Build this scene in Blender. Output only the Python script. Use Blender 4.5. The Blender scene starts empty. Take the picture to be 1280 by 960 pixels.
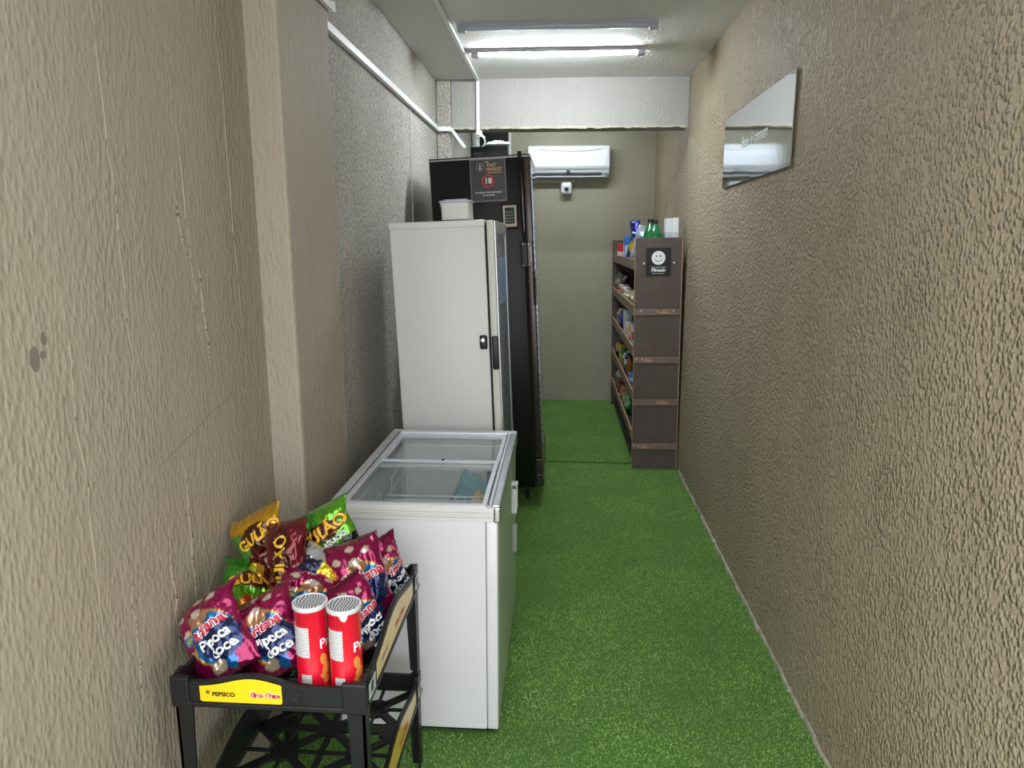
import bpy, bmesh, math, random
import numpy as np
from mathutils import Vector, Matrix, noise as mnoise

S = bpy.context.scene
COL = S.collection
random.seed(7)
R = math.radians

# ------------------------------------------------------------------ camera, world, exposure
cd = bpy.data.cameras.new('camera'); cam = bpy.data.objects.new('camera', cd); COL.objects.link(cam)
cd.sensor_width = 36.0; cd.sensor_fit = 'HORIZONTAL'; cd.lens = 36.0 * 890 / 1280; cd.clip_start = 0.02
cam.matrix_world = Matrix(((0.997675, -0.013366, 0.066828, 0.0),
                           (0.068151, 0.195660, -0.978301, 0.0),
                           (0.0, 0.980581, 0.196116, 1.70),
                           (0, 0, 0, 1)))
S.camera = cam
W = bpy.data.worlds.new('overcast_sky'); S.world = W; W.use_nodes = True
bg = W.node_tree.nodes['Background']; bg.inputs[0].default_value = (0.93, 0.96, 1.0, 1); bg.inputs[1].default_value = 1.75
S.view_settings.view_transform = 'Standard'; S.view_settings.look = 'None'
S.view_settings.gamma = 1; S.view_settings.use_curve_mapping = False
S.view_settings.exposure = 1.02

# ------------------------------------------------------------------ materials
def lin(c):
    if isinstance(c, str):
        c = [int(c[i:i + 2], 16) for i in (0, 2, 4)]
    o = []
    for v in c[:3]:
        v /= 255.0
        o.append(v / 12.92 if v <= 0.04045 else ((v + 0.055) / 1.055) ** 2.4)
    return (*o, 1.0)

MATS = {}
def mat(name, col=(200, 200, 200), rough=0.5, metal=0.0, spec=0.5, var=0.0, vscale=6.0, bump=0.0, bscale=80.0,
        bdist=0.002, stretch=(1, 1, 1), coat=0.0, emit=None, estr=0.0, trans=0.0, attr=None):
    if name in MATS: return MATS[name]
    m = bpy.data.materials.new(name); m.use_nodes = True; MATS[name] = m
    nt = m.node_tree; n = nt.nodes; l = nt.links; b = n['Principled BSDF']
    b.inputs['Base Color'].default_value = lin(col); b.inputs['Roughness'].default_value = rough
    b.inputs['Metallic'].default_value = metal; b.inputs['Specular IOR Level'].default_value = spec
    b.inputs['Coat Weight'].default_value = coat; b.inputs['Transmission Weight'].default_value = trans
    if emit: b.inputs['Emission Color'].default_value = lin(emit); b.inputs['Emission Strength'].default_value = estr
    tc = n.new('ShaderNodeTexCoord'); mp = n.new('ShaderNodeMapping'); mp.inputs['Scale'].default_value = stretch
    l.new(tc.outputs['Object'], mp.inputs['Vector'])
    if attr:
        a = n.new('ShaderNodeAttribute'); a.attribute_name = attr; l.new(a.outputs['Color'], b.inputs['Base Color'])
    elif var > 0:
        nz = n.new('ShaderNodeTexNoise'); nz.inputs['Scale'].default_value = vscale; nz.inputs['Detail'].default_value = 5
        l.new(mp.outputs[0], nz.inputs['Vector'])
        mr = n.new('ShaderNodeMapRange'); mr.inputs[1].default_value = 0.3; mr.inputs[2].default_value = 0.7
        mr.inputs[3].default_value = 1 - var; mr.inputs[4].default_value = 1 + var
        l.new(nz.outputs['Fac'], mr.inputs[0])
        mx = n.new('ShaderNodeMix'); mx.data_type = 'RGBA'; mx.blend_type = 'MULTIPLY'; mx.inputs[0].default_value = 1
        mx.inputs[6].default_value = lin(col); l.new(mr.outputs[0], mx.inputs[7]); l.new(mx.outputs[2], b.inputs['Base Color'])
    if bump > 0:
        nb = n.new('ShaderNodeTexNoise'); nb.inputs['Scale'].default_value = bscale; nb.inputs['Detail'].default_value = 3
        l.new(mp.outputs[0], nb.inputs['Vector'])
        bp = n.new('ShaderNodeBump'); bp.inputs['Strength'].default_value = bump; bp.inputs['Distance'].default_value = bdist
        l.new(nb.outputs['Fac'], bp.inputs['Height']); l.new(bp.outputs[0], b.inputs['Normal'])
    return m

def stucco(name, col, vor_scale, stretch, dist, nscale=25.0, ndist=0.004, rough=0.75, var=0.10, speck=0.0, spec=0.35):
    """Painted rendered wall: rounded drops of plaster over a coarser wave, all as bump, and a little colour drift."""
    m = bpy.data.materials.new(name); m.use_nodes = True; MATS[name] = m
    nt = m.node_tree; n = nt.nodes; l = nt.links; b = n['Principled BSDF']
    b.inputs['Roughness'].default_value = rough; b.inputs['Specular IOR Level'].default_value = spec
    tc = n.new('ShaderNodeTexCoord'); mp = n.new('ShaderNodeMapping'); mp.inputs['Scale'].default_value = stretch
    l.new(tc.outputs['Object'], mp.inputs['Vector'])
    wn = n.new('ShaderNodeTexNoise'); wn.inputs['Scale'].default_value = vor_scale * .6; l.new(mp.outputs[0], wn.inputs['Vector'])
    va = n.new('ShaderNodeVectorMath'); va.operation = 'MULTIPLY_ADD'
    va.inputs[1].default_value = (.8 / vor_scale,) * 3
    l.new(wn.outputs['Color'], va.inputs[0]); l.new(mp.outputs[0], va.inputs[2])
    vo = n.new('ShaderNodeTexVoronoi'); vo.feature = 'SMOOTH_F1'; vo.inputs['Scale'].default_value = vor_scale
    vo.inputs['Smoothness'].default_value = 0.45
    l.new(va.outputs[0], vo.inputs['Vector'])
    inv = n.new('ShaderNodeMapRange'); inv.inputs[1].default_value = 0.05; inv.inputs[2].default_value = 0.65
    inv.inputs[3].default_value = 1; inv.inputs[4].default_value = 0; l.new(vo.outputs['Distance'], inv.inputs[0])
    nz = n.new('ShaderNodeTexNoise'); nz.inputs['Scale'].default_value = nscale; nz.inputs['Detail'].default_value = 4
    l.new(mp.outputs[0], nz.inputs['Vector'])
    b1 = n.new('ShaderNodeBump'); b1.inputs['Distance'].default_value = ndist; l.new(nz.outputs['Fac'], b1.inputs['Height'])
    msk = n.new('ShaderNodeTexNoise'); msk.inputs['Scale'].default_value = 5.0; msk.inputs['Detail'].default_value = 2
    l.new(tc.outputs['Object'], msk.inputs['Vector'])
    mk = n.new('ShaderNodeMapRange'); mk.inputs[1].default_value = .3; mk.inputs[2].default_value = .7
    mk.inputs[3].default_value = .55; mk.inputs[4].default_value = 1.0; l.new(msk.outputs['Fac'], mk.inputs[0])
    hm = n.new('ShaderNodeMath'); hm.operation = 'MULTIPLY'; l.new(inv.outputs[0], hm.inputs[0]); l.new(mk.outputs[0], hm.inputs[1])
    b2 = n.new('ShaderNodeBump'); b2.inputs['Distance'].default_value = dist
    l.new(hm.outputs[0], b2.inputs['Height']); l.new(b1.outputs[0], b2.inputs['Normal']); l.new(b2.outputs[0], b.inputs['Normal'])
    cn = n.new('ShaderNodeTexNoise'); cn.inputs['Scale'].default_value = 2.2; cn.inputs['Detail'].default_value = 6
    cn.inputs['Roughness'].default_value = .65
    cm = n.new('ShaderNodeMapping'); cm.inputs['Scale'].default_value = (1, 1, .35)
    l.new(tc.outputs['Object'], cm.inputs['Vector']); l.new(cm.outputs[0], cn.inputs['Vector'])
    mr = n.new('ShaderNodeMapRange'); mr.inputs[1].default_value = .3; mr.inputs[2].default_value = .7
    mr.inputs[3].default_value = 1 - var; mr.inputs[4].default_value = 1 + var; l.new(cn.outputs['Fac'], mr.inputs[0])
    last = mr.outputs[0]
    if speck > 0:
        sn = n.new('ShaderNodeTexNoise'); sn.inputs['Scale'].default_value = 95.0; sn.inputs['Detail'].default_value = 3
        l.new(tc.outputs['Object'], sn.inputs['Vector'])
        sr = n.new('ShaderNodeMapRange'); sr.inputs[1].default_value = .38; sr.inputs[2].default_value = .62
        sr.inputs[3].default_value = 1 - speck; sr.inputs[4].default_value = 1 + speck * .5; l.new(sn.outputs['Fac'], sr.inputs[0])
        sm = n.new('ShaderNodeMath'); sm.operation = 'MULTIPLY'; l.new(last, sm.inputs[0]); l.new(sr.outputs[0], sm.inputs[1]); last = sm.outputs[0]
    mx = n.new('ShaderNodeMix'); mx.data_type = 'RGBA'; mx.blend_type = 'MULTIPLY'; mx.inputs[0].default_value = 1
    mx.inputs[6].default_value = lin(col); l.new(last, mx.inputs[7]); l.new(mx.outputs[2], b.inputs['Base Color'])
    return m

def glassy(name, tint=(235, 240, 240), gloss=0.02, lo=0.04):
    m = bpy.data.materials.new(name); m.use_nodes = True; MATS[name] = m
    nt = m.node_tree; n = nt.nodes; l = nt.links; n.remove(n['Principled BSDF'])
    t = n.new('ShaderNodeBsdfTransparent'); t.inputs[0].default_value = lin(tint)
    g = n.new('ShaderNodeBsdfGlossy'); g.inputs['Roughness'].default_value = gloss
    f0 = n.new('ShaderNodeFresnel'); f0.inputs[0].default_value = 1.5
    ge = n.new('ShaderNodeNewGeometry'); sb = n.new('ShaderNodeMath'); sb.operation = 'SUBTRACT'; sb.inputs[0].default_value = 1
    l.new(ge.outputs['Backfacing'], sb.inputs[1])
    f = n.new('ShaderNodeMath'); f.operation = 'MULTIPLY'; l.new(f0.outputs[0], f.inputs[0]); l.new(sb.outputs[0], f.inputs[1])
    mx = n.new('ShaderNodeMixShader'); l.new(f.outputs[0], mx.inputs[0]); l.new(t.outputs[0], mx.inputs[1]); l.new(g.outputs[0], mx.inputs[2])
    l.new(mx.outputs[0], n['Material Output'].inputs[0])
    return m

M_wall_r = stucco('render_right', (164, 150, 125), 84, (1, 1, .75), .013, 30, .006, .62, .09)
M_wall_l = stucco('render_left', (160, 149, 130), 85, (1, 1, .42), .0028, 26, .005, .7, .06)
M_wall_f = stucco('render_far_left', (178, 174, 164), 90, (1, 1, .5), .008, 60, .006, .75, .08, speck=.28)
M_pillar = stucco('render_pillar', (166, 155, 139), 80, (1, 1, .4), .003, 30, .004, .7, .06)
M_back = stucco('render_back', (162, 158, 138), 80, (1, 1, .5), .003, 30, .003, .7, .06)
M_ceil = stucco('ceiling_paint', (228, 226, 221), 70, (1, 1, 1), .003, 40, .003, .8, .03)
M_ceil2 = mat('ceiling_smooth', (208, 206, 200), .8, var=.04, vscale=2)
M_beam = stucco('beam_paint', (158, 156, 150), 80, (1, 1, .5), .003, 50, .002, .8, .03)
M_floor = mat('floor_slab', (44, 46, 42), .9, var=.1, vscale=9)
M_turf = mat('turf_backing', (98, 140, 70), .95, spec=.1, var=.22, vscale=160, bump=1, bscale=400, bdist=.006)
M_blade = mat('turf_blade', (172, 206, 120), .6, spec=.25, var=.3, vscale=2.6)
M_blade2 = mat('turf_blade_dark', (142, 184, 97), .6, spec=.25, var=.3, vscale=2.6)
M_pave = mat('pavement', (186, 184, 178), .9, var=.1, vscale=4)
M_mortar = mat('bare_mortar', (176, 170, 152), .95, var=.25, vscale=30, bump=.6, bscale=90)
M_white = mat('white_enamel', (226, 224, 228), .3, coat=.9, var=.012, vscale=3)
M_fridge = mat('fridge_side', (220, 219, 215), .38, var=.015, vscale=2)
M_cream = mat('cream_plastic', (214, 213, 200), .45)
M_pvc = mat('pvc_white', (226, 228, 226), .5)
M_alu = mat('aluminium', (196, 198, 204), .3, metal=.75, var=.05, vscale=20, stretch=(1, 1, 1))
M_alu2 = mat('aluminium_light', (222, 224, 230), .35, metal=.35)
M_chrome = mat('chrome', (200, 200, 200), .12, metal=1)
M_black = mat('black_enamel', (13, 12, 12), .36, spec=.35, var=.1, vscale=8)
M_bdoor = mat('black_door', (74, 63, 60), .28, metal=.5, coat=.2)
M_blackp = mat('black_plastic', (21, 21, 22), .42, bump=.3, bscale=300, bdist=.0006, var=.12, vscale=14)
M_rubber = mat('rubber', (14, 14, 14), .8)
M_dark = mat('dark_void', (20, 20, 20), .7)
M_steel = mat('sign_steel', (206, 208, 212), .07, metal=1.0, bump=.05, bscale=6, bdist=.012)
M_card = mat('cardboard_brown', (90, 77, 71), .62, var=.12, vscale=9, bump=.2, bscale=60, bdist=.001)
M_card2 = mat('cardboard_band', (124, 104, 94), .55, var=.16, vscale=14)
M_kraft = mat('kraft_edge', (172, 138, 104), .8, var=.15, vscale=30)
M_lip = mat('tray_lip', (112, 96, 74), .6, var=.15, vscale=12)
M_tray = mat('tray_dark', (52, 46, 44), .7)
M_gold = mat('print_gold', (214, 170, 120), .5)
M_pw = mat('print_white', (240, 240, 238), .5)
M_pb = mat('print_black', (18, 18, 19), .5)
M_pred = mat('print_red', (206, 40, 44), .45)
M_poster = mat('poster_grey', (44, 38, 37), .4)
M_glass = glassy('lid_glass', (247, 250, 249))
M_dglass = mat('door_glass', (120, 140, 170), .06, metal=.55, coat=.4)
M_led = mat('led_tube', (255, 255, 255), .4, emit=(240, 248, 255), estr=108)
M_led2 = mat('led_tube_soft', (255, 255, 255), .4, emit=(240, 248, 255), estr=58)
M_fix = mat('fixture_grey', (170, 170, 180), .4)
M_fix_tube = mat('tube_off', (190, 190, 204), .3)
M_acw = mat('ac_white', (228, 234, 238), .25, coat=.3)
M_grille = mat('ac_grille', (105, 108, 115), .5)
M_yel = mat('sticker_yellow', (246, 208, 16), .42)
M_yel_glare = mat('sticker_yellow_glare', (212, 178, 74), .3, coat=.3, var=.08, vscale=10)  # yellow side sticker; the glare on it is put into the tan colour
M_lab = mat('grey_label', (176, 178, 178), .3, coat=.3)
M_foil = mat('bag_foil', (255, 255, 255), .17, metal=.6, attr='Col', bump=.6, bscale=34, bdist=.008, coat=.5)
M_can = mat('can_red', (214, 14, 44), .3, coat=.3)
M_lid = mat('can_lid', (214, 216, 218), .3, trans=.0, coat=.4)
M_tub = mat('tub_plastic', (232, 230, 222), .4, trans=.15)
M_tublid = mat('tub_lid', (205, 216, 228), .25, trans=.3)
M_wire = mat('white_wire', (226, 228, 228), .4)
M_teal = mat('pack_teal', (52, 140, 165), .4)
M_amber = mat('pack_amber', (226, 170, 80), .4)
M_stain = mat('stain', (122, 110, 100), .8)
M_crack = mat('crack', (120, 108, 98), .9)

# foil seal of the cans: silver with thin dark wavy bands
M_foilseal = mat('foil_seal', (200, 202, 205), .35)
_n = M_foilseal.node_tree.nodes; _l = M_foilseal.node_tree.links
_w = _n.new('ShaderNodeTexWave'); _w.inputs['Scale'].default_value = 46; _w.inputs['Distortion'].default_value = 9
_w.inputs['Detail'].default_value = 0; _w.inputs['Detail Scale'].default_value = .5
_tc = _n.new('ShaderNodeTexCoord'); _l.new(_tc.outputs['Object'], _w.inputs['Vector'])
_r = _n.new('ShaderNodeValToRGB'); _r.color_ramp.elements[0].position = .3; _r.color_ramp.elements[0].color = lin((70, 72, 76))
_r.color_ramp.elements[1].position = .5; _r.color_ramp.elements[1].color = lin((205, 207, 210))
_l.new(_w.outputs['Fac'], _r.inputs[0]); _l.new(_r.outputs[0], _n['Principled BSDF'].inputs['Base Color'])
# printed small-type panel: white with rows of grey
M_type = mat('small_type', (225, 225, 222), .5)
_n = M_type.node_tree.nodes; _l = M_type.node_tree.links
_b = _n.new('ShaderNodeTexBrick'); _b.inputs['Scale'].default_value = 1; _b.inputs['Color1'].default_value = lin((96, 96, 96))
_b.inputs['Color2'].default_value = lin((168, 168, 168)); _b.inputs['Mortar'].default_value = lin((206, 206, 204))
_b.inputs['Mortar Size'].default_value = .0016; _b.inputs['Brick Width'].default_value = .011; _b.inputs['Row Height'].default_value = .0042
_tc = _n.new('ShaderNodeTexCoord'); _sx = _n.new('ShaderNodeSeparateXYZ'); _cx = _n.new('ShaderNodeCombineXYZ')
_l.new(_tc.outputs['Object'], _sx.inputs[0]); _l.new(_sx.outputs[0], _cx.inputs[0]); _l.new(_sx.outputs[2], _cx.inputs[1])
_l.new(_cx.outputs[0], _b.inputs['Vector']); _l.new(_b.outputs[0], _n['Principled BSDF'].inputs['Base Color'])

# ------------------------------------------------------------------ builders
class B:
    def __init__(s): s.bm = bmesh.new()
    def _bev(s, vs, b, seg=2):
        if b > 0:
            es = {e for v in vs for e in v.link_edges}
            bmesh.ops.bevel(s.bm, geom=list(es), offset=b, segments=seg, affect='EDGES', profile=.5)
    def box(s, a, c, b=0.0, seg=2):
        vs = bmesh.ops.create_cube(s.bm, size=1)['verts']
        for v in vs:
            v.co = Vector([(a[i] + c[i]) / 2 + v.co[i] * (c[i] - a[i]) for i in range(3)])
        s._bev(vs, b, seg); return s
    def bar(s, p, q, w, h=None, up=(0, 0, 1)):
        """rectangular bar from p to q, w across, h along up"""
        p, q = Vector(p), Vector(q); d = (q - p).normalized(); u = Vector(up)
        sd = d.cross(u).normalized(); u = sd.cross(d).normalized(); h = w if h is None else h
        vs = [s.bm.verts.new(e + sd * (i * w / 2) + u * (j * h / 2)) for e in (p, q) for i, j in ((-1, -1), (1, -1), (1, 1), (-1, 1))]
        for f in ((0, 1, 2, 3), (7, 6, 5, 4), (0, 4, 5, 1), (1, 5, 6, 2), (2, 6, 7, 3), (3, 7, 4, 0)):
            s.bm.faces.new([vs[i] for i in f])
        return s
    def tube(s, pts, r, n=8, cap=True):
        pts = [Vector(p) for p in pts]; rs = r if isinstance(r, (list, tuple)) else [r] * len(pts)
        rings = []; ref = Vector((0, 0, 1))
        for i, p in enumerate(pts):
            d = (pts[min(i + 1, len(pts) - 1)] - pts[max(i - 1, 0)]).normalized()
            u = d.cross(ref)
            if u.length < .05: u = d.cross(Vector((1, 0, 0)))
            u.normalize(); v = d.cross(u).normalized()
            rings.append([s.bm.verts.new(p + (u * math.cos(2 * math.pi * k / n) + v * math.sin(2 * math.pi * k / n)) * rs[i]) for k in range(n)])
        for a, b in zip(rings, rings[1:]):
            for k in range(n): s.bm.faces.new((a[k], a[(k + 1) % n], b[(k + 1) % n], b[k]))
        if cap: s.bm.faces.new(rings[0]); s.bm.faces.new(rings[-1][::-1])
        return s
    def lathe(s, prof, c=(0, 0, 0), n=24, axis='z'):
        rings = []
        for r, z in prof:
            ring = []
            for k in range(n):
                a = 2 * math.pi * k / n; p = (r * math.cos(a), r * math.sin(a), z)
                if axis == 'y': p = (p[0], z, p[1])
                if axis == 'x': p = (z, p[0], p[1])
                ring.append(s.bm.verts.new(Vector(p) + Vector(c)))
            rings.append(ring)
        for a, b in zip(rings, rings[1:]):
            for k in range(n): s.bm.faces.new((a[k], a[(k + 1) % n], b[(k + 1) % n], b[k]))
        s.bm.faces.new(rings[0]); s.bm.faces.new(rings[-1]); return s
    def prism(s, poly, o, ux, uy, depth):
        """polygon (2-D points) in the frame o, ux, uy, extruded by depth along ux x uy"""
        o, ux, uy = Vector(o), Vector(ux), Vector(uy); nn = ux.cross(uy).normalized() * depth
        a = [s.bm.verts.new(o + ux * x + uy * y) for x, y in poly]; b = [s.bm.verts.new(v.co + nn) for v in a]
        s.bm.faces.new(a[::-1]); s.bm.faces.new(b); k = len(a)
        for i in range(k): s.bm.faces.new((a[i], a[(i + 1) % k], b[(i + 1) % k], b[i]))
        return s
    def build(s, name, m, parent=None, smooth=False, loc=None):
        bmesh.ops.recalc_face_normals(s.bm, faces=s.bm.faces[:])
        me = bpy.data.meshes.new(name); s.bm.to_mesh(me); s.bm.free()
        me.materials.append(m)
        if smooth:
            for p in me.polygons: p.use_smooth = True
            try: me.set_sharp_from_angle(angle=R(38))
            except Exception: pass
        o = bpy.data.objects.new(name, me); COL.objects.link(o); o.parent = parent
        if loc: o.location = loc
        return o

def tag(o, label, cat, group=None):
    o['label'] = label; o['category'] = cat
    if group: o['group'] = group
    return o
def thing(name, label, cat, loc=(0, 0, 0), rot=(0, 0, 0), group=None):
    o = bpy.data.objects.new(name, None); COL.objects.link(o); o.empty_display_size = .1
    o.location = loc; o.rotation_euler = rot
    return tag(o, label, cat, group)
def struct(o):
    o['kind'] = 'structure'; return o
def rrect(x0, x1, y0, y1, r, n=5):
    p = []
    for cx, cy, a in ((x1 - r, y1 - r, 0), (x0 + r, y1 - r, 90), (x0 + r, y0 + r, 180), (x1 - r, y0 + r, 270)):
        for k in range(n + 1): t = R(a + 90 * k / n); p.append((cx + r * math.cos(t), cy + r * math.sin(t)))
    return p
def ell(cx, cy, a, b, n=20, rot=0.0):
    c, s_ = math.cos(rot), math.sin(rot)
    return [(cx + a * math.cos(t) * c - b * math.sin(t) * s_, cy + a * math.cos(t) * s_ + b * math.sin(t) * c) for t in [2 * math.pi * k / n for k in range(n)]]

TXT = {}
def text_bm(body, size, offset=0.0, bold=0.0, shear=0.0, align='CENTER'):
    """flat bmesh of a line of lettering, centred on the origin"""
    cu = bpy.data.curves.new('lettering', 'FONT'); cu.body = body; cu.size = size; cu.align_x = align; cu.align_y = 'CENTER'
    cu.offset = (offset + bold) * size; cu.shear = shear; cu.resolution_u = 3; cu.fill_mode = 'FRONT'
    ob = bpy.data.objects.new('lettering', cu); COL.objects.link(ob)
    me = bpy.data.meshes.new_from_object(ob.evaluated_get(bpy.context.evaluated_depsgraph_get()))
    bm = bmesh.new(); bm.from_mesh(me); bpy.data.objects.remove(ob); bpy.data.curves.remove(cu); bpy.data.meshes.remove(me)
    return bm
def poly_bm(poly):
    bm = bmesh.new(); bm.faces.new([bm.verts.new((x, y, 0)) for x, y in poly]); return bm
def dice(bm, step):
    xs = [v.co.x for v in bm.verts]; ys = [v.co.y for v in bm.verts]
    for ax, vals in ((0, xs), (1, ys)):
        k = math.ceil(min(vals) / step)
        while k * step < max(vals):
            co = [0, 0, 0]; no = [0, 0, 0]; co[ax] = k * step; no[ax] = 1
            bmesh.ops.bisect_plane(bm, geom=bm.verts[:] + bm.edges[:] + bm.faces[:], plane_co=co, plane_no=no); k += 1
    bmesh.ops.triangulate(bm, faces=[f for f in bm.faces if len(f.verts) > 4])
    return bm
def put(bm, fn, name, m, parent):
    for v in bm.verts: v.co = Vector(fn(v.co.x, v.co.y))
    me = bpy.data.meshes.new(name); bm.to_mesh(me); bm.free(); me.materials.append(m)
    o = bpy.data.objects.new(name, me); COL.objects.link(o); o.parent = parent; return o
def flat_text(body, size, m, parent, o, right, up, name='lettering', **k):
    o, right, up = Vector(o), Vector(right), Vector(up)
    return put(text_bm(body, size, **k), lambda x, y: o + right * x + up * y, name, m, parent)
def flat_poly(poly, m, parent, o, right, up, name):
    o, right, up = Vector(o), Vector(right), Vector(up)
    return put(poly_bm(poly), lambda x, y: o + right * x + up * y, name, m, parent)

# ------------------------------------------------------------------ the room
CZ = 2.855
struct(B().box((-1.25, .3, -.12), (1.05, 7.8, -.004)).build('floor', M_floor))
struct(B().box((-6, -6, -.16), (6, .3, -.004)).build('pavement', M_pave))
wl = struct(B().box((-1.2, .55, 0), (-.976, 2.28, CZ)).build('wall_left', M_wall_l))
struct(B().box((-1.2, 2.281, 0), (-.87, 2.79, CZ), .012).build('wall_pillar', M_pillar))
struct(B().box((-1.2, 2.791, 0), (-.93, 7.65, CZ)).build('wall_left_recess', M_wall_f))
struct(B().box((-.929, 5.45, 0), (-.82, 5.75, CZ), .01).build('wall_column', M_wall_f))
struct(B().box((.9, .55, 0), (1.05, 5.45, CZ)).build('wall_right', M_wall_r))
struct(B().box((.945, 5.451, 0), (1.05, 7.65, CZ)).build('wall_right_recess', M_wall_r))
struct(B().box((-1.2, 7.63, 0), (1.05, 7.8, CZ)).build('wall_back', M_back))
struct(B().box((-.62, .55, CZ), (1.05, 7.8, CZ + .12)).build('ceiling', M_ceil))
struct(B().box((-1.2, .55, CZ - .004), (-.621, 7.8, CZ + .12)).build('ceiling_strip', M_ceil2))
beam = struct(B().box((-.819, 5.45, 2.515), (.899, 5.68, CZ), .006).build('ceiling_beam', M_beam))
# ragged unpainted edge under the beam
b = B(); x = -.81
while x < .88:
    w = random.uniform(.02, .07); h = random.uniform(.002, .010)
    b.box((x, 5.447 - random.uniform(0, .004), 2.512 - h), (min(x + w, .89), 5.475, 2.522)); x += w
b.build('ragged_edge', M_mortar, beam)
# ragged bare mortar along the foot of the wall
b = B(); y = .2
while y < 5.2:
    w = random.uniform(.03, .09); t = random.uniform(.004, .014); h = random.uniform(.012, .026)
    b.box((.9 - t, y, 0), (.901, min(y + w, 5.24), h)); y += w
struct(b.build('baseboard_right', M_mortar))
# ridges, a crack and smudges on the near wall
def ridge(name, y0, z0, z1, r, drift, m=M_wall_l):
    pts = []; k = 26
    for i in range(k + 1):
        t = i / k; pts.append((-.9765, y0 + drift * t + mnoise.noise(Vector((y0 * 9, t * 7, 0))) * .012, z0 + (z1 - z0) * t))
    B().tube(pts, [r * (.35 + .65 * math.sin(math.pi * (i + .5) / (k + 1))) * (1 + .4 * mnoise.noise(Vector((i * .9, y0 * 7, 3)))) for i in range(k + 1)], 6).build(name, m, wl, True)
for y0, z0, z1, r, dr in ((1.86, 1.42, 2.10, .0035, -.04), (1.90, 1.36, 1.66, .005, -.02), (2.12, 1.3, 2.5, .003, -.03), (1.55, 1.3, 2.3, .003, -.02),
                          (1.34, .7, 1.7, .0025, 0), (1.72, .7, 1.15, .004, 0), (1.62, .6, 1.0, .003, 0), (1.83, 1.62, 1.85, .004, -.05), (1.45, .6, .95, .003, .0)):
    ridge('plaster_ridge', y0, z0, z1, r, dr)
pts = [(1.62, 1.16), (1.72, 1.19), (1.8, 1.205), (1.9, 1.235), (1.98, 1.245), (2.07, 1.27)]
B().tube([(-.976, y, z + mnoise.noise(Vector((y * 30, 0, 0))) * .006) for y, z in pts], .0009, 5).build('crack', M_crack, wl)
for y, z, a, c in ((1.245, 1.485, .013, .024), (1.275, 1.52, .008, .013), (1.268, 1.49, .009, .008)):
    put(poly_bm([(p * (1 + .25 * mnoise.noise(Vector((p * 90, q * 90, 1)))), q) for p, q in ell(0, 0, a, c, 18)]),
        lambda u, v: (-.9755, y + u, z + v), 'stain', M_stain, wl)

# ------------------------------------------------------------------ turf
def turf(name, x0, x1, y0, y1, nb, label, holes=(), dens=None):
    root = B().box((x0, y0, -.003), (x1, y1, .004)).build(name, M_turf)
    tag(root, label, 'artificial turf')
    rng = np.random.default_rng(int(y0 * 100) + 5)
    n = nb; xs = rng.uniform(x0 + .004, x1 - .004, n)
    t = rng.uniform(0, 1, n)
    ys = y0 + (y1 - y0) * t ** (1.25 if dens else 1.0)
    keep = np.ones(n, bool)
    for a, c, d, e in holes: keep &= ~((xs > a) & (xs < c) & (ys > d) & (ys < e))
    xs, ys = xs[keep], ys[keep]; n = len(xs)
    ang = rng.uniform(0, np.pi * 2, n); w = rng.uniform(.0009, .0018, n); h = rng.uniform(.007, .014, n)
    dx, dy = np.cos(ang) * w, np.sin(ang) * w; lx = rng.normal(0, .005, n); ly = rng.normal(0, .005, n)
    v = np.empty((n, 3, 3), np.float32)
    v[:, 0] = np.stack([xs - dx, ys - dy, np.full(n, .003)], 1); v[:, 1] = np.stack([xs + dx, ys + dy, np.full(n, .003)], 1)
    v[:, 2] = np.stack([np.clip(xs + lx, x0, x1), np.clip(ys + ly, y0, y1), h], 1)
    me = bpy.data.meshes.new('grass_blades'); me.vertices.add(n * 3); me.vertices.foreach_set('co', v.ravel())
    me.loops.add(n * 3); me.loops.foreach_set('vertex_index', np.arange(n * 3, dtype=np.int32))
    me.polygons.add(n); me.polygons.foreach_set('loop_start', np.arange(0, n * 3, 3, dtype=np.int32))
    me.materials.append(M_blade); me.materials.append(M_blade2)
    me.polygons.foreach_set('material_index', rng.integers(0, 2, n).astype(np.int32)); me.update()
    o = bpy.data.objects.new('grass_blades', me); COL.objects.link(o); o.parent = root; o['kind'] = 'stuff'
turf('turf_carpet', -.97, .893, .3, 5.362, 230000, 'green artificial turf running from the doorway to the floor seam',
     holes=((-.75, -.2, 2.2, 3.12), (-.98, -.87, 2.27, 2.8), (-.98, -.92, 2.7, 5.4), (-.71, -.26, 3.26, 3.86), (.55, .9, 5.2, 5.4)), dens=True)
turf('turf_carpet', -.82, .94, 5.396, 7.625, 60000, 'green artificial turf between the floor seam and the rear wall', holes=((.55, .95, 5.3, 7.5),))

# ------------------------------------------------------------------ conduits, pipes, window
t = thing('ceiling_conduit', 'thin white conduit running along the ceiling and down the beam face', 'conduit', (-.62, 5.44, 2.5))
B().box((-.011, -4.85, CZ - 2.5 - .022), (.011, .01, CZ - 2.5 - .004), .003).build('ceiling_run', M_pvc, t)
B().box((-.011, -.012, -.02), (.011, .009, CZ - 2.5 - .02), .003).build('beam_run', M_pvc, t)
B().box((-.012, -.03, -.04), (.03, .009, -.005), .004).bar((.015, -.02, -.03), (.05, -.02, -.06), .018).build('end_bracket', M_pvc, t)
t = thing('wall_conduit', 'white conduit sloping along the speckled wall to the black cooler', 'conduit', (-.915, 2.83, 2.515))
B().bar((0, 0, 0), (0, 2.58, -.008), .022, .03).build('wall_run', M_pvc, t)
B().bar((0, 2.58, -.008), (.1, 2.60, -.008), .022, .03).bar((.1, 2.6, -.008), (.2, 2.6, -.14), .022, .03, (0, 1, 0)).build('elbow_run', M_pvc, t)
t = thing('pillar_conduit', 'short white conduit end at the top of the wall pillar', 'conduit', (-.858, 2.2, 2.545))
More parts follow.
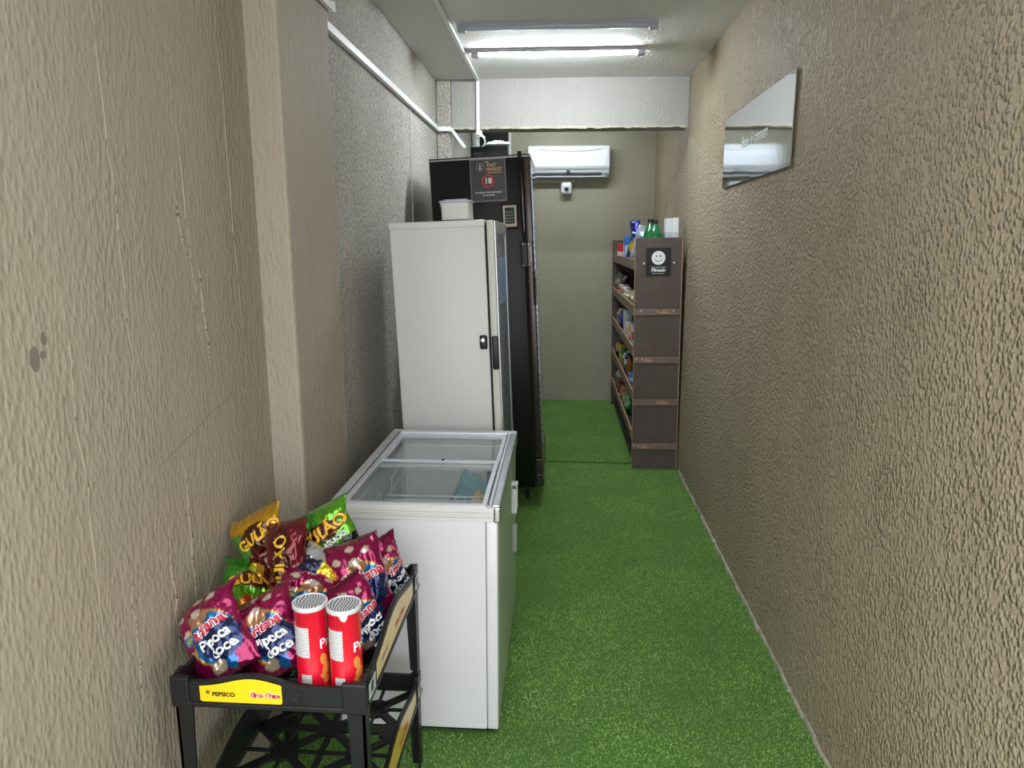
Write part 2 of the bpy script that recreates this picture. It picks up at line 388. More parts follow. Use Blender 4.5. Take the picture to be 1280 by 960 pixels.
B().bar((0, 0, 0), (0, .6, .0), .016, .022).build('run', M_pvc, t)
B().box((-.011, .585, -.013), (.011, .608, .022), .003).build('end_clip', M_pvc, t)
tag(B().tube([(-.926, 4.5, 2.49), (-.926, 4.5, 1.3)], .004, 6).build('wall_cable', M_pvc), 'thin grey cable dropping straight down the speckled wall', 'cable')
t = struct(B().box((-.86, 7.615, 2.5), (-.553, 7.629, 2.80)).build('window_1', M_dark))
B().box((-.556, 7.606, 2.48), (-.53, 7.629, 2.82), .004).build('window_frame', M_pvc, t)
B().box((-.86, 7.606, 2.795), (-.556, 7.629, 2.82), .004).build('window_frame', M_pvc, t)
tag(B().tube([(-.885, 7.55, 1.6), (-.885, 7.55, 2.84)], .04, 14).build('white_pipe', M_pvc, None, True), 'white vertical pipe in the rear corner', 'pipe')  # pale upright strip of the rear corner, built as a white pipe

# ------------------------------------------------------------------ ceiling lights
def batten(y, x0, x1, lit, label, name='tube_light'):
    t = thing(name, label, 'light', ((x0 + x1) / 2, y, CZ), group='tube lights across the ceiling'); L = (x1 - x0) / 2
    B().box((-L, -.028, -.022), (L, .028, 0), .003).build('housing', M_fix, t)
    B().lathe([(.017, -L + .045), (.02, -L + .05), (.02, L - .05), (.017, L - .045)], (0, 0, -.020), 16, 'x').build('tube', M_led2 if lit == 2 else M_led if lit else M_fix_tube, t, True)
    for s in (-1, 1):
        B().box((min(s * L, s * (L - .045)), -.02, -.046), (max(s * L, s * (L - .045)), .02, -.008), .004).build('end_cap', M_fix, t)
batten(4.67, -.567, .487, True, 'lit white tube light on the ceiling')
batten(4.12, -.577, .494, False, 'unlit grey tube light just in front of the lit one')
batten(6.75, -.55, .5, 2, 'lit white tube light behind the beam in front of the air conditioner')
batten(3.55, -.577, .30, False, 'unlit grey tube light closest to the doorway')

# ------------------------------------------------------------------ air conditioner and camera
t = thing('air_conditioner', 'white split air conditioner high on the rear wall', 'air conditioner', (.06, 7.63, 2.34))
prof = [(0, 0), (-.10, .0), (-.165, .035), (-.195, .09), (-.20, .2), (-.18, .29), (-.165, .3), (0, .3)]
B().prism([(y, z) for y, z in prof], (-.405, 0, 0), (0, 1, 0), (0, 0, 1), .81).build('body', M_acw, t)
B().prism([(-.197, .075), (-.212, .10), (-.216, .2), (-.196, .285), (-.188, .285), (-.198, .2), (-.195, .09)], (-.385, 0, 0), (0, 1, 0), (0, 0, 1), .77).build('front_panel', M_acw, t)
B().bar((-.36, -.165, .028), (.33, -.165, .028), .012, .03, (0, -.6, .6)).build('outlet_grille', M_grille, t)
B().bar((-.37, -.13, .004), (.37, -.13, .004), .055, .008).build('louver', M_acw, t)
B().box((-.02, -.205, .045), (.012, -.17, .06)).build('sensor_window', M_dark, t)
B().tube([(-.3, -.214, .262), (-.1, -.219, .248), (.06, -.22, .242), (.2, -.219, .25), (.33, -.212, .268)], .004, 6).build('trim_line', M_pvc, t, True)
tag(B().box((-.36, 7.606, 2.297), (.13, 7.629, 2.318), .004).build('wall_duct', mat('duct_grey', (196, 190, 176), .5)), 'short pale cable duct under the air conditioner', 'duct')
t = thing('security_camera', 'white dome camera with black lens under the air conditioner', 'camera', (.042, 7.629, 2.237))
B().lathe([(.03, 0), (.045, -.004), (.045, -.02), (.03, -.03)], (0, 0, 0), 24, 'y').build('base', M_acw, t, True)
B().box((-.055, -.10, -.06), (.055, -.025, .06), .025, 4).build('shell', M_acw, t, True)
B().lathe([(.034, -.095), (.034, -.106), (.026, -.11)], (0, 0, -.005), 24, 'y').build('ring', M_lab, t, True)
B().lathe([(.021, -.1), (.019, -.112), (.008, -.119)], (0, 0, -.012), 20, 'y').build('lens', M_pb, t, True)

# ------------------------------------------------------------------ steel wall sign
t = thing('wall_sign', 'brushed steel sign plate with faint white lettering on the wall', 'sign', (.899, 3.57, 1.99))
B().box((-.012, -.6, 0), (-.006, .6, .362), .001, 1).build('plate', M_steel, t)
for yy in (-.55, .55):
    for zz in (.04, .32): B().lathe([(.008, -.006), (.008, 0)], (0, yy, zz), 12, 'x').build('standoff', M_chrome, t)
flat_text('fazer é comum', .076, mat('sign_white', (250, 250, 250), .6), t, (-.0135, -.03, .185), (0, -1, 0), (0, 0, 1), bold=.01)

# ------------------------------------------------------------------ chest freezer
def freezer():
    t = thing('chest_freezer', 'white chest freezer with sliding glass lids in an aluminium rim', 'freezer', (-.475, 2.66, 0))
    hx, hy = .278, .47; w = .055
    b = B()
    b.box((-hx, -hy, .03), (hx - .04, -hy + w, .80), .004).box((-hx, hy - w, .03), (hx, hy, .80), .004)
    b.box((-hx, -hy + w, .03), (-hx + w, hy - w, .80)).box((hx - w, -hy + w, .03), (hx, hy - w, .80)).box((-hx + w, -hy + w, .03), (hx - w, hy - w, .30))
    b.build('body', M_white, t)
    B().box((hx - .0385, -hy, .03), (hx, -hy + w, .80), .006, 3).build('corner_post', M_white, t, True)
    B().box((-hx + .02, -hy + .03, 0), (hx - .02, hy - .03, .03)).build('plinth', M_rubber, t)
    # rim
    r = B(); z0, z1 = .80, .852
    for k, (za, zb, pr) in enumerate(((.80, .812, .006), (.8125, .820, .002), (.8205, .829, .005), (.8295, .848, .003))):
        r.box((-hx - pr, -hy - pr, za), (hx - .012, -hy + .04, zb), .0015, 1)
    r.build('front_trim', mat('rim_white', (218, 216, 212), .4), t)
    B().box((-hx - .006, hy - .04, z0), (hx + .006, hy + .006, .854), .004).build('back_trim', M_alu2, t)
    B().box((-hx - .006, -hy - .002, z0), (-hx + .03, hy - .04, .854), .004).build('side_trim', M_alu2, t)
    B().box((hx - .02, -hy + .005, .802), (hx + .008, hy - .04, .856), .006).build('side_trim', M_alu, t)
    B().box((hx - .012, -hy - .007, .797), (hx + .010, -hy + .02, .85), .005).build('corner_cap', M_chrome, t)
    for (x0, x1) in ((-hx + .031, -hx + .042), (hx - .034, hx - .021)):
        B().box((x0, -hy + .03, .838), (x1, hy - .04, .853), .002, 1).build('rail', M_alu2, t)
    B().box((-hx + .0295, -hy + .02, .836), (-hx + .0325, hy - .04, .8545)).build('rail_gap', M_rubber, t)
    B().box((hx - .033, -hy + .02, .836), (hx - .0305, hy - .04, .8545)).build('rail_gap', M_rubber, t)
    # two sliding lids: frame + pane
    for nm, ya, yb, z in (('front', -hy - .001, .02, .842), ('rear', -.02, hy - .045, .828)):
        xa, xb = -hx + .036, hx - .036
        f = B(); fw = .022
        f.box((xa, ya, z), (xb, ya + fw, z + .013), .003, 1).box((xa, yb - fw * .8, z), (xb, yb, z + .013), .003, 1)
        f.box((xa, ya + fw, z), (xa + fw * .8, yb - fw * .8, z + .013), .002, 1).box((xb - fw * .8, ya + fw, z), (xb, yb - fw * .8, z + .013), .002, 1)
        fo = f.build('lid_frame', M_alu2, t)
        B().box((xa + fw * .75, ya + fw * .9, z + .005), (xb - fw * .75, yb - fw * .75, z + .009)).build('lid_glass', M_glass, fo)
    B().lathe([(.006, 0), (.006, .004)], (.02, .008, .855), 10).build('lid_lock', M_pb, t)
    B().box((.19, .03, .70), (.222, .06, .80), .004).build('thermometer', M_dark, t)
    # latch and plate on the long side
    b = B(); b.box((hx, .36, .50), (hx + .012, .372, .63), .002, 1).box((hx, .425, .50), (hx + .012, .437, .63), .002, 1).box((hx, .36, .615), (hx + .014, .437, .63), .002, 1)
    b.bar((hx + .006, .366, .51), (hx + .006, .432, .60), .008); b.build('side_bracket', M_pvc, t)
    B().box((hx, .39, .30), (hx + .010, .44, .42), .003).build('side_label', M_lab, t)
    return t
freezer()
def basket(label, y0, y1, z0, loc):
    t = thing('wire_basket', label, 'basket', loc, group='wire baskets in the freezer')
    X = .205; z1 = .40; b = B()
    ring = lambda z, i=0: [(-X + i, y0 + i, z), (X - i, y0 + i, z), (X - i, y1 - i, z), (-X + i, y1 - i, z), (-X + i, y0 + i, z)]
    for z in (0, z1): B().tube(ring(z), .0035, 6).build('rim_wire', M_wire, t)
    k = 12
    for i in range(k + 1):
        x = -X + 2 * X * i / k
        b.tube([(x, y0, z1), (x, y0, 0), (x, y1, 0), (x, y1, z1)], .0016, 5)
    for i in range(1, 6):
        y = y0 + (y1 - y0) * i / 6; b.tube([(-X, y, z1), (-X, y, 0), (X, y, 0), (X, y, z1)], .0016, 5)
    for z in (.13, .27): b.tube(ring(z), .0016, 5)
    b.build('wires', M_wire, t)
    for s in (-1, 1):
        B().tube([(s * X, y0 + .06, z1), (s * X, y0 + .07, z1 + .05), (s * X, y1 - .07, z1 + .05), (s * X, y1 - .06, z1)], .003, 6).build('handle', M_wire, t)
basket('white wire basket under the front glass lid of the freezer', -.17, .17, 0, (-.475, 2.45, .304))
basket('white wire basket under the rear glass lid of the freezer', -.17, .17, 0, (-.475, 2.84, .304))

# ------------------------------------------------------------------ soft packs
def bag_surface(w, h, t, seed, flop=0.0, rough=1.0):
    sd = seed * 13.7
    def P(u, v, side):
        au, av = min(abs(u), 1), min(abs(v), 1)
        bul = ((1 - au ** 2.6) ** .62) * ((1 - av ** 3.0) ** .7)
        x = u * w / 2 * (1 - .10 * (1 - v * v)); z = v * h / 2
        y = side * t / 2 * bul
        wr = (mnoise.noise(Vector((u * 2.1 + sd, v * 2.6, side * 3))) * .010 +
              (.5 - abs(mnoise.noise(Vector((u * 4.2, v * 4.4 + sd, side * 5))))) * .008 +
              (.3 - abs(mnoise.noise(Vector((u * 8 + sd, v * 8, side * 7))))) * .004) * rough * (bul ** .5)
        fold = math.sin(u * 17 + sd) * .004 * av ** 5 * (1 if av < .93 else .35)
        y += side * wr + fold
        k = mnoise.noise(Vector((v * 1.5, sd, 2))) * .008
        zz = z
        if v > .35: y += flop * (v - .35) ** 2; zz -= abs(flop) * .35 * (v - .35) ** 2
        return Vector((x + k + mnoise.noise(Vector((sd, v * 3.1, u * 3))) * .006, y, zz))
    return P
def bag(name, label, loc, rot, w, h, t, seed, color, prints=(), group=None, flop=0.0, cat='snack bag', nu=44, nv=60, mat_=None, rough=1.35):
    P = bag_surface(w, h, t, seed, flop, rough); vs = []; fs = []; cols = []
    idx = {}
    for side in (-1, 1):
        for j in range(nv + 1):
            for i in range(nu + 1):
                u, v = -1 + 2 * i / nu, -1 + 2 * j / nv
                if i in (0, nu) or j in (0, nv):
                    if side == 1: idx[side, i, j] = idx[-1, i, j]; continue
                p = P(u, v, side)
                if j in (0, nv): p.z += (.0018 if i % 2 else -.0018)
                idx[side, i, j] = len(vs); vs.append(p); cols.append(lin(color(u, v, side)))
        for j in range(nv):
            for i in range(nu):
                q = [idx[side, i, j], idx[side, i + 1, j], idx[side, i + 1, j + 1], idx[side, i, j + 1]]
                fs.append(q if side == -1 else q[::-1])
    me = bpy.data.meshes.new(name); me.from_pydata(vs, [], fs); me.materials.append(mat_ or M_foil)
    ca = me.color_attributes.new('Col', 'FLOAT_COLOR', 'POINT')
    ca.data.foreach_set('color', np.array(cols, np.float32).ravel())
    me.polygons.foreach_set('use_smooth', [True] * len(me.polygons))
    o = bpy.data.objects.new(name, me); COL.objects.link(o); o.location = loc; o.rotation_euler = rot
    tag(o, label, cat, group)
    for k, (body, size, cx, cz, ang, m, om) in enumerate(prints):
        def fn(off):
            c, s_ = math.cos(R(ang)), math.sin(R(ang))
            def f(x, y):
                X = cx + x * c - y * s_; Z = cz + x * s_ + y * c
                u = max(-.97, min(.97, X / (w / 2))); v = max(-.97, min(.97, Z / (h / 2)))
                p = P(u, v, -1); e = .02
                n = (P(u + e, v, -1) - P(u - e, v, -1)).cross(P(u, v + e, -1) - P(u, v - e, -1))
                n = n.normalized() if n.length > 1e-9 else Vector((0, -1, 0))
                if n.y > 0: n = -n
                return p + n * off
            return f
        if isinstance(body, list):
            put(dice(poly_bm(body), .008), fn(.0010 + .0001 * k), 'printed_badge', m, o); continue
        if om: put(dice(text_bm(body, size, offset=.045, bold=.03), .007), fn(.0016), 'lettering_outline', om, o)
        put(dice(text_bm(body, size, bold=.03), .007), fn(.0024), 'lettering', m, o)
    return o

def inE(u, v, cx, cy, a, b): return ((u - cx) / a) ** 2 + ((v - cy) / b) ** 2 < 1
def c_pipoca(u, v, side):
    w_ = mnoise.noise(Vector((u * 3, v * 3, 4))) * .05
    c = (152, 14, 80)
    if side > 0: return c
    for cx, cy in ((-.62, .52), (-.5, .12), (.45, .62), (-.1, .75), (-.75, -.25)):
        if inE(u + w_, v, cx, cy, .15, .085): c = (232, 214, 196)
    if inE(u, v, .15, -.18, .74, .56): c = (228, 178, 42)
    if inE(u, v, .2, -.2, .70, .52): c = (24, 110, 172)
    if inE(u + w_ * 2, v, .32, -.28, .62, .40): c = (28, 44, 92)
    if inE(u + w_, v, .0, .30, .36, .18): c = (186, 140, 104)
    if inE(u + w_, v, -.02, .42, .22, .09): c = (232, 222, 206)
    if inE(u, v, -.55, .02, .17, .10): c = (40, 120, 178)
    if inE(u, v, -.55, .02, .10, .055): c = (196, 206, 110)
    if inE(u, v, -.05, -.74, .24, .12): c = (226, 204, 176)
    if inE(u, v, .36, -.80, .19, .12): c = (34, 112, 186)
    if v > .93 or v < -.94: c = (112, 14, 60)
    return c
M_lr = mat('letter_red', (196, 30, 60), .4); M_ly = mat('letter_yellow', (232, 178, 36), .4); M_lbr = mat('letter_brown', (66, 28, 16), .4)
M_lblue = mat('letter_navy', (22, 40, 84), .4)
PIP = [('aritana', .036, .018, .006, 6, M_lr, M_pw), ('Pipoca', .036, .020, -.028, 4, M_pw, M_lblue), ('doce', .036, .030, -.059, 4, M_pw, M_lblue)]
def c_yellow(u, v, side):
    n = mnoise.noise(Vector((u * 2, v * 2, 1))) * .25
    c = (212, 160, 28)
    if v + n < .28: c = (92, 30, 24)
    if u + n * 2 < -.45 and v < .55 and v > -.1: c = (98, 150, 70)
    if inE(u, v, .1, .35, .6, .28): c = (80, 40, 18)
    if v + n < -.7: c = (206, 158, 30)
    if inE(u, v + n, -.55, -.3, .3, .25): c = (196, 150, 36)
    return c
def c_maroon(u, v, side):
    n = mnoise.noise(Vector((u * 2, v * 2, 7))) * .25
    c = (110, 18, 30)
    if inE(u, v, -.02, .05, .5, .78): c = (70, 28, 16)
    if u + n < -.62: c = (124, 70, 44)
    if v + n < -.78: c = (206, 158, 30)
    if v > .85: c = (120, 40, 40)
    return c
def c_green(u, v, side):
    n = mnoise.noise(Vector((u * 2, v * 2, 11))) * .22
    c = (98, 176, 36)
    if v + n > .35 and u < -.1: c = (62, 146, 40)
    if inE(u, v, .05, .28, .72, .22): c = (92, 44, 20)
    if inE(u + n, v, -.28, -.28, .26, .18): c = (224, 112, 28)
    if u - v * .6 + n > .55 and v < 0: c = (24, 22, 22)
    if v + n < -.5: c = (30, 28, 28)
    if abs(u - .35 + n) < .16 and -.62 < v < -.35: c = (226, 190, 40)
    if u < -.8: c = (62, 146, 40)
    return c
def c_navy(u, v, side):
    n = mnoise.noise(Vector((u * 2, v * 2, 17))) * .3
    c = (34, 36, 66)
    if v + n > .5: c = (196, 198, 206)
    if v + n > .1 and u > .0: c = (226, 200, 40)
    if inE(u + n, v, .35, -.05, .42, .3): c = (176, 24, 44)
    if u + n > .75: c = (208, 206, 200)
    if u + n < -.75: c = (196, 198, 206)
    return c
GUL = lambda s, x, z, a: [('GULÃO', s, x, z, a, M_ly, M_lbr)]
RX = lambda a, b_, c: (R(a), R(b_), R(c))
G1 = 'magenta popcorn bags on the rack'; G2 = 'snack bags with yellow lettering on the rack'
bag('snack_bag', 'magenta popcorn bag slumped over the wall-side front corner of the rack', (-.852, 1.57, .745), RX(-32, -36, 6), .185, .25, .075, 1, c_pipoca, PIP, G1, .12)
bag('snack_bag', 'magenta popcorn bag leaning beside the red cans, half hidden behind one', (-.722, 1.59, .742), RX(-30, -30, 4), .175, .235, .07, 2, c_pipoca, PIP, G1, .1)
bag('snack_bag', 'magenta popcorn bag crumpled behind the red can nearer the wall', (-.665, 1.71, .755), RX(-40, 20, 12), .18, .22, .06, 3, c_pipoca, (), G1, .1)
bag('snack_bag', 'magenta popcorn bag squeezed between a red can and the yellow-labelled side panel', (-.522, 1.65, .75), RX(-14, -18, 52), .165, .20, .06, 4, c_pipoca, PIP, G1, .05)
bag('snack_bag', 'magenta popcorn bag standing behind the red cans beside the green bag', (-.545, 1.80, .785), RX(-18, -14, 22), .16, .24, .07, 5, c_pipoca, PIP[:1], G1, .1)
bag('snack_bag', 'magenta popcorn bag standing upright at the rear corner of the rack', (-.512, 1.92, .745), RX(-8, -14, 54), .155, .20, .055, 6, c_pipoca, PIP, G1, .0)
bag('snack_bag', 'yellow and brown snack bag leaning against the wall at the top of the heap', (-.835, 1.86, .835), RX(-18, -28, 8), .17, .26, .06, 7, c_yellow, GUL(.042, .015, .042, 12), G2, .1)
bag('snack_bag', 'dark maroon snack bag with yellow lettering running upward between yellow and green bags', (-.745, 1.79, .83), RX(-20, -14, -6), .13, .24, .06, 8, c_maroon, GUL(.044, .0, .0, 86), G2, .05)
bag('snack_bag', 'bright green snack bag standing at the top of the heap', (-.655, 1.90, .845), RX(-16, -28, 4), .18, .25, .07, 9, c_green, GUL(.048, .006, .034, 10) + [('ASSADO', .022, .03, .0, 10, M_pw, M_pb)], G2, .1)
bag('snack_bag', 'green snack bag lying flat behind the front popcorn bags', (-.85, 1.76, .735), RX(-62, 26, 30), .16, .25, .06, 10, c_green, GUL(.045, .006, .034, 10), G2, .0)
bag('snack_bag', 'navy and silver snack bag lying behind the red cans', (-.67, 1.76, .785), RX(-58, 24, -10), .17, .21, .06, 11, c_navy, [('lo', .06, .03, -.005, 10, M_pw, M_lr)], 'other snack bags on the rack', .0)
for o in [o for o in COL.objects if o.name.startswith('snack_bag')]:
    m4 = Matrix.LocRotScale(o.location, o.rotation_euler, None)
    lo = min((m4 @ v.co).z for v in o.data.vertices)
    for mo in [o] + list(o.children) if lo < .651 else []:      # the foot of the bag sags onto the tray floor
        inv = m4.inverted()
        for v in mo.data.vertices:
            p = m4 @ v.co
            if p.z < .651: p.z = .651; v.co = inv @ p
# frozen packs in the freezer
M_packm = mat('frozen_pack', (255, 255, 255), .4, attr='Col', bump=.4, bscale=60, bdist=.003)
bag('frozen_pack', 'teal frozen food pack inside the glass-topped freezer', (-.385, 2.84, .62), RX(-35, 30, 0), .15, .24, .05, 21, lambda u, v, s: (52, 140, 165) if v < .5 else (90, 170, 185), (), None, 0, 'frozen pack', 16, 20, M_packm)
bag('frozen_pack', 'amber frozen food pack beside the teal pack in the freezer', (-.33, 2.76, .60), RX(-60, 50, 0), .13, .18, .05, 22, lambda u, v, s: (226, 170, 80), (), None, 0, 'frozen pack', 16, 20, M_packm)

# ------------------------------------------------------------------ red stacked-crisp cans
def can(label, x, y, z, spin, tab):
    t = thing('crisp_can', label, 'can', (x, y, z), (0, 0, spin), 'red cans on the rack'); r = .0385; H = .226
    B().lathe([(r - .002, 0), (r, .002), (r, .004), (r - .0012, .006), (r - .0012, H - .012), (r, H - .01), (r, H - .006)], n=40).build('body', M_can, t, True)
    B().lathe([(r + .0005, H - .012), (r + .002, H - .010), (r + .002, H - .001), (r - .001, H), (r - .003, H - .004)], n=40).build('lid_rim', M_lid, t, True)
    B().lathe([(r - .004, H - .0045), (r - .003, H - .0022)], n=40).build('foil_seal', M_foilseal, t)
    if tab: B().prism([(-.012, 0), (.012, 0), (.008, -.014), (.003, -.02), (-.005, -.016)], (.004, -r - .002, H - .006), (1, 0, 0), (0, 0, 1), -.0015).build('pull_tab', M_lid, t)
    def wrap(off=.0004, c0=0.0):
        rr = r - .0012 + off
        return lambda a, zz: (rr * math.sin((a + c0) / r), -rr * math.cos((a + c0) / r), zz)
    def patch(poly, m, name, off=.0004): return put(dice(poly_bm(poly), .006), wrap(off), name, m, t)
    patch(rrect(-.046, .000, .100, .176, .002), M_type, 'nutrition_panel')
    patch(rrect(-.024, .002, .026, .056, .001), M_type, 'barcode_panel')
    for k in range(3): patch([(-.046, .186 + k * .008), (.0, .186 + k * .008), (.0, .1875 + k * .008), (-.046, .1875 + k * .008)], mat('dark_red', (150, 8, 30), .4), 'printed_line')
    put(dice(text_bm('Pringles', .034, bold=.02, align='LEFT'), .006), lambda a, zz: wrap(.0006)(.024 + a, .128 + zz), 'lettering', M_pw, t)
    cm = mat('crisp_print', (224, 140, 60), .5)
    for (a, zz, w_, h_, ro) in ((.034, .088, .010, .017, .3), (.040, .062, .012, .016, -.3), (.030, .046, .006, .009, .6), (.040, .034, .010, .01, 0)):
        patch(ell(a, zz, w_, h_, 14, ro), cm, 'printed_crisp', .0007)
can('red crisp can on the rack, the one nearer the wall, with smooth foil top', -.5775, 1.50, .650, R(10), False)
can('red crisp can with a small pull tab, nearer the yellow side panel', -.494, 1.492, .650, R(8), True)

# ------------------------------------------------------------------ plastic rack
def rack():
    t = thing('plastic_rack', 'black plastic two-tier snack rack with yellow front sticker', 'rack', (-.663, 1.74, 0))
    hx, hy = .227, .31
    def wave(k, a=.024, c=.42, w_=.17):
        return -.013 + a * math.exp(-((k - c) / w_) ** 2) + (.013 if k < .06 or k > .94 else 0)
    for ti, zt in enumerate((.711, .342)):
        zb = zt - .072
        def panel(o, ux, L, name, d, wv=(.024, .42, .17)):
            n = 40; top = [(L * i / n, zt + wave(i / n, *wv)) for i in range(n + 1)]
            return B().prism([(0, zb), (L, zb)] + top[::-1], o, ux, (0, 0, 1), d).build(name, M_blackp, t)
        SW = (.046, .5, .26)
        fp = panel((-hx, -hy, 0), (1, 0, 0), 2 * hx, 'front_panel', -.01)
        panel((-hx, hy - .01, 0), (1, 0, 0), 2 * hx, 'back_panel', -.01)
        lp = panel((-hx + .0, -hy + .01, 0), (0, 1, 0), 2 * hy - .02, 'side_panel', .01, SW)
        rp = panel((hx - .01, -hy + .01, 0), (0, 1, 0), 2 * hy - .02, 'side_panel', .01, SW)
        # raised frames and ledge around the foot of the panels
        B().box((-hx - .004, -hy - .004, zb - .004), (hx + .004, -hy + .012, zb + .008), .002, 1).build('bottom_ledge', M_blackp, fp)
        B().box((hx - .012, -hy, zb - .004), (hx + .004, hy + .004, zb + .008), .002, 1).build('bottom_ledge', M_blackp, rp)
        B().box((-hx - .004, -hy, zb - .004), (-hx + .012, hy + .004, zb + .008), .002, 1).build('bottom_ledge', M_blackp, lp)
        B().box((hx - .052, -hy - .005, zb - .006), (hx + .005, -hy + .008, zt), .004).build('corner_block', M_blackp, fp)
        B().box((-hx - .005, -hy - .005, zb - .006), (-hx + .04, -hy + .008, zt), .004).build('corner_block', M_blackp, fp)
        B().tube([(.07 + .012 * math.cos(a * math.pi / 10), -hy - .0008, zb + .036 + .012 * math.sin(a * math.pi / 10)) for a in range(21)], .001, 5, False).build('moulded_ring', M_blackp, fp)
        # lattice floor: diagonal ribs between hubs
        zf = zb + .004; b = B()
        nx, ny = 2, 3; cx = [-hx + .01 + (2 * hx - .02) * i / nx for i in range(nx + 1)]; cy = [-hy + .01 + (2 * hy - .02) * j / ny for j in range(ny + 1)]
        for i in range(nx):
            for j in range(ny):
                a, c, d, e = cx[i], cx[i + 1], cy[j], cy[j + 1]; m_ = ((a + c) / 2, (d + e) / 2, zf)
                for q in ((a, d), (c, d), (a, e), (c, e)): b.bar((q[0], q[1], zf), m_, .022, .010)
                for q in ((a, m_[1]), (c, m_[1]), (m_[0], d), (m_[0], e)): b.bar((q[0], q[1], zf), m_, .008, .008)
                b.lathe([(.042, zf - .005), (.042, zf + .005)], (m_[0], m_[1], 0), 8)
        for x in cx[1:-1]: b.bar((x, -hy, zf), (x, hy, zf), .016, .010)
        for y in cy[1:-1]: b.bar((-hx, y, zf), (hx, y, zf), .022, .010)
        for x in cx:
            for y in cy[1:-1]: b.lathe([(.036, zf - .0055), (.036, zf + .0055)], (x * .8, y, 0), 8)
        b.build('lattice_floor', M_blackp, t)
        # printed strip on the long side panel, its top following the wave
        L = 2 * hy; n = 24
        k0, k1 = .17, .86
        st = [(L * k0, zb + .010)] + [(L * k1, zb + .010)] + [(L * k, zt + wave(k, *SW) - .010) for k in [k1 - (k1 - k0) * i / n for i in range(n + 1)]]
        so = flat_poly(st, M_yel_glare if ti == 0 else M_yel_glare, rp, (hx + .0012, -hy, 0), (0, 1, 0), (0, 0, 1), 'printed_strip')
        flat_text('PEPSICO', .018, M_pb, rp, (hx + .002, -hy + L * .3, zb + .034), (0, 1, 0), (0, 0, 1))
        flat_text('Elma Chips', .024, M_pred, rp, (hx + .002, -hy + L * .58, zb + .04), (0, 1, 0), (0, 0, 1), bold=.03)
        for k0_, k1_ in ((.03, .13), (.89, .965)):
            lo = flat_poly([(L * k0_, zb + .014), (L * k1_, zb + .014), (L * k1_, zt - .016), (L * k0_, zt - .016)], M_lab, rp, (hx + .0055, -hy, 0), (0, 1, 0), (0, 0, 1), 'grey_label')
            mid = L * (k0_ + k1_) / 2
            flat_poly(ell(mid, zb + .036, .011, .015, 14), M_blackp, rp, (hx + .006, -hy, 0), (0, 1, 0), (0, 0, 1), 'label_mark')
        if ti == 0:
            # yellow front sticker
            fx = lambda k: -hx + 2 * hx * k
            n = 24; k0, k1 = .145, .575
            top = [(fx(k), zt + wave(k) - .009) for k in [k1 - (k1 - k0) * i / n for i in range(n + 1)]]
            poly = [(fx(k0) + .004, zb + .012), (fx(k1) - .004, zb + .012), (fx(k1), zb + .016)] + top[:1] + top[1:-1] + [(fx(k0), top[-1][1]), (fx(k0), zb + .016)]
            st = flat_poly(poly, M_yel, fp, (0, -hy - .0022, 0), (1, 0, 0), (0, 0, 1), 'front_sticker')
            flat_text('PEPSICO', .0145, M_pb, fp, (fx(.27), -hy - .003, zb + .032), (1, 0, 0), (0, 0, 1), bold=.04)
            flat_poly(ell(fx(.188), zb + .037, .005, .0055, 14), mat('emblem_brown', (150, 100, 30), .5), fp, (0, -hy - .003, 0), (1, 0, 0), (0, 0, 1), 'emblem')
            flat_text('Elma Chips', .0155, M_pw, fp, (fx(.49), -hy - .003, zb + .034), (1, 0, 0), (0, 0, 1), 'lettering_outline', offset=.06, bold=.05)
            flat_text('Elma Chips', .0155, M_pred, fp, (fx(.49), -hy - .0036, zb + .034), (1, 0, 0), (0, 0, 1), bold=.03)
    # legs: tapering angle posts between floor and top tier
    for sx in (-1, 1):
        for sy in (-1, 1):
            x, y = sx * (hx - .002), sy * (hy - .002); b = B()
            for z0, z1 in ((.345, .645), (.0, .275)):
                for (w0, w1, ax) in ((.030, .042, 0), (.030, .042, 1)):
                    for k in range(1):
                        lo, hi = [], []
                        for z, w_ in ((z0, w0), (z1, w1)):
                            if ax == 0: pts = [(x, y), (x - sx * w_, y), (x - sx * w_, y - sy * .006), (x, y - sy * .006)]
                            else: pts = [(x, y), (x, y - sy * w_), (x - sx * .006, y - sy * w_), (x - sx * .006, y)]
                            (lo if z == z0 else hi).extend(b.bm.verts.new((p, q, z)) for p, q in pts)
                        b.bm.faces.new(lo); b.bm.faces.new(hi)
                        for i in range(4): b.bm.faces.new((lo[i], lo[(i + 1) % 4], hi[(i + 1) % 4], hi[i]))
            b.build('leg', M_blackp, t)
rack()

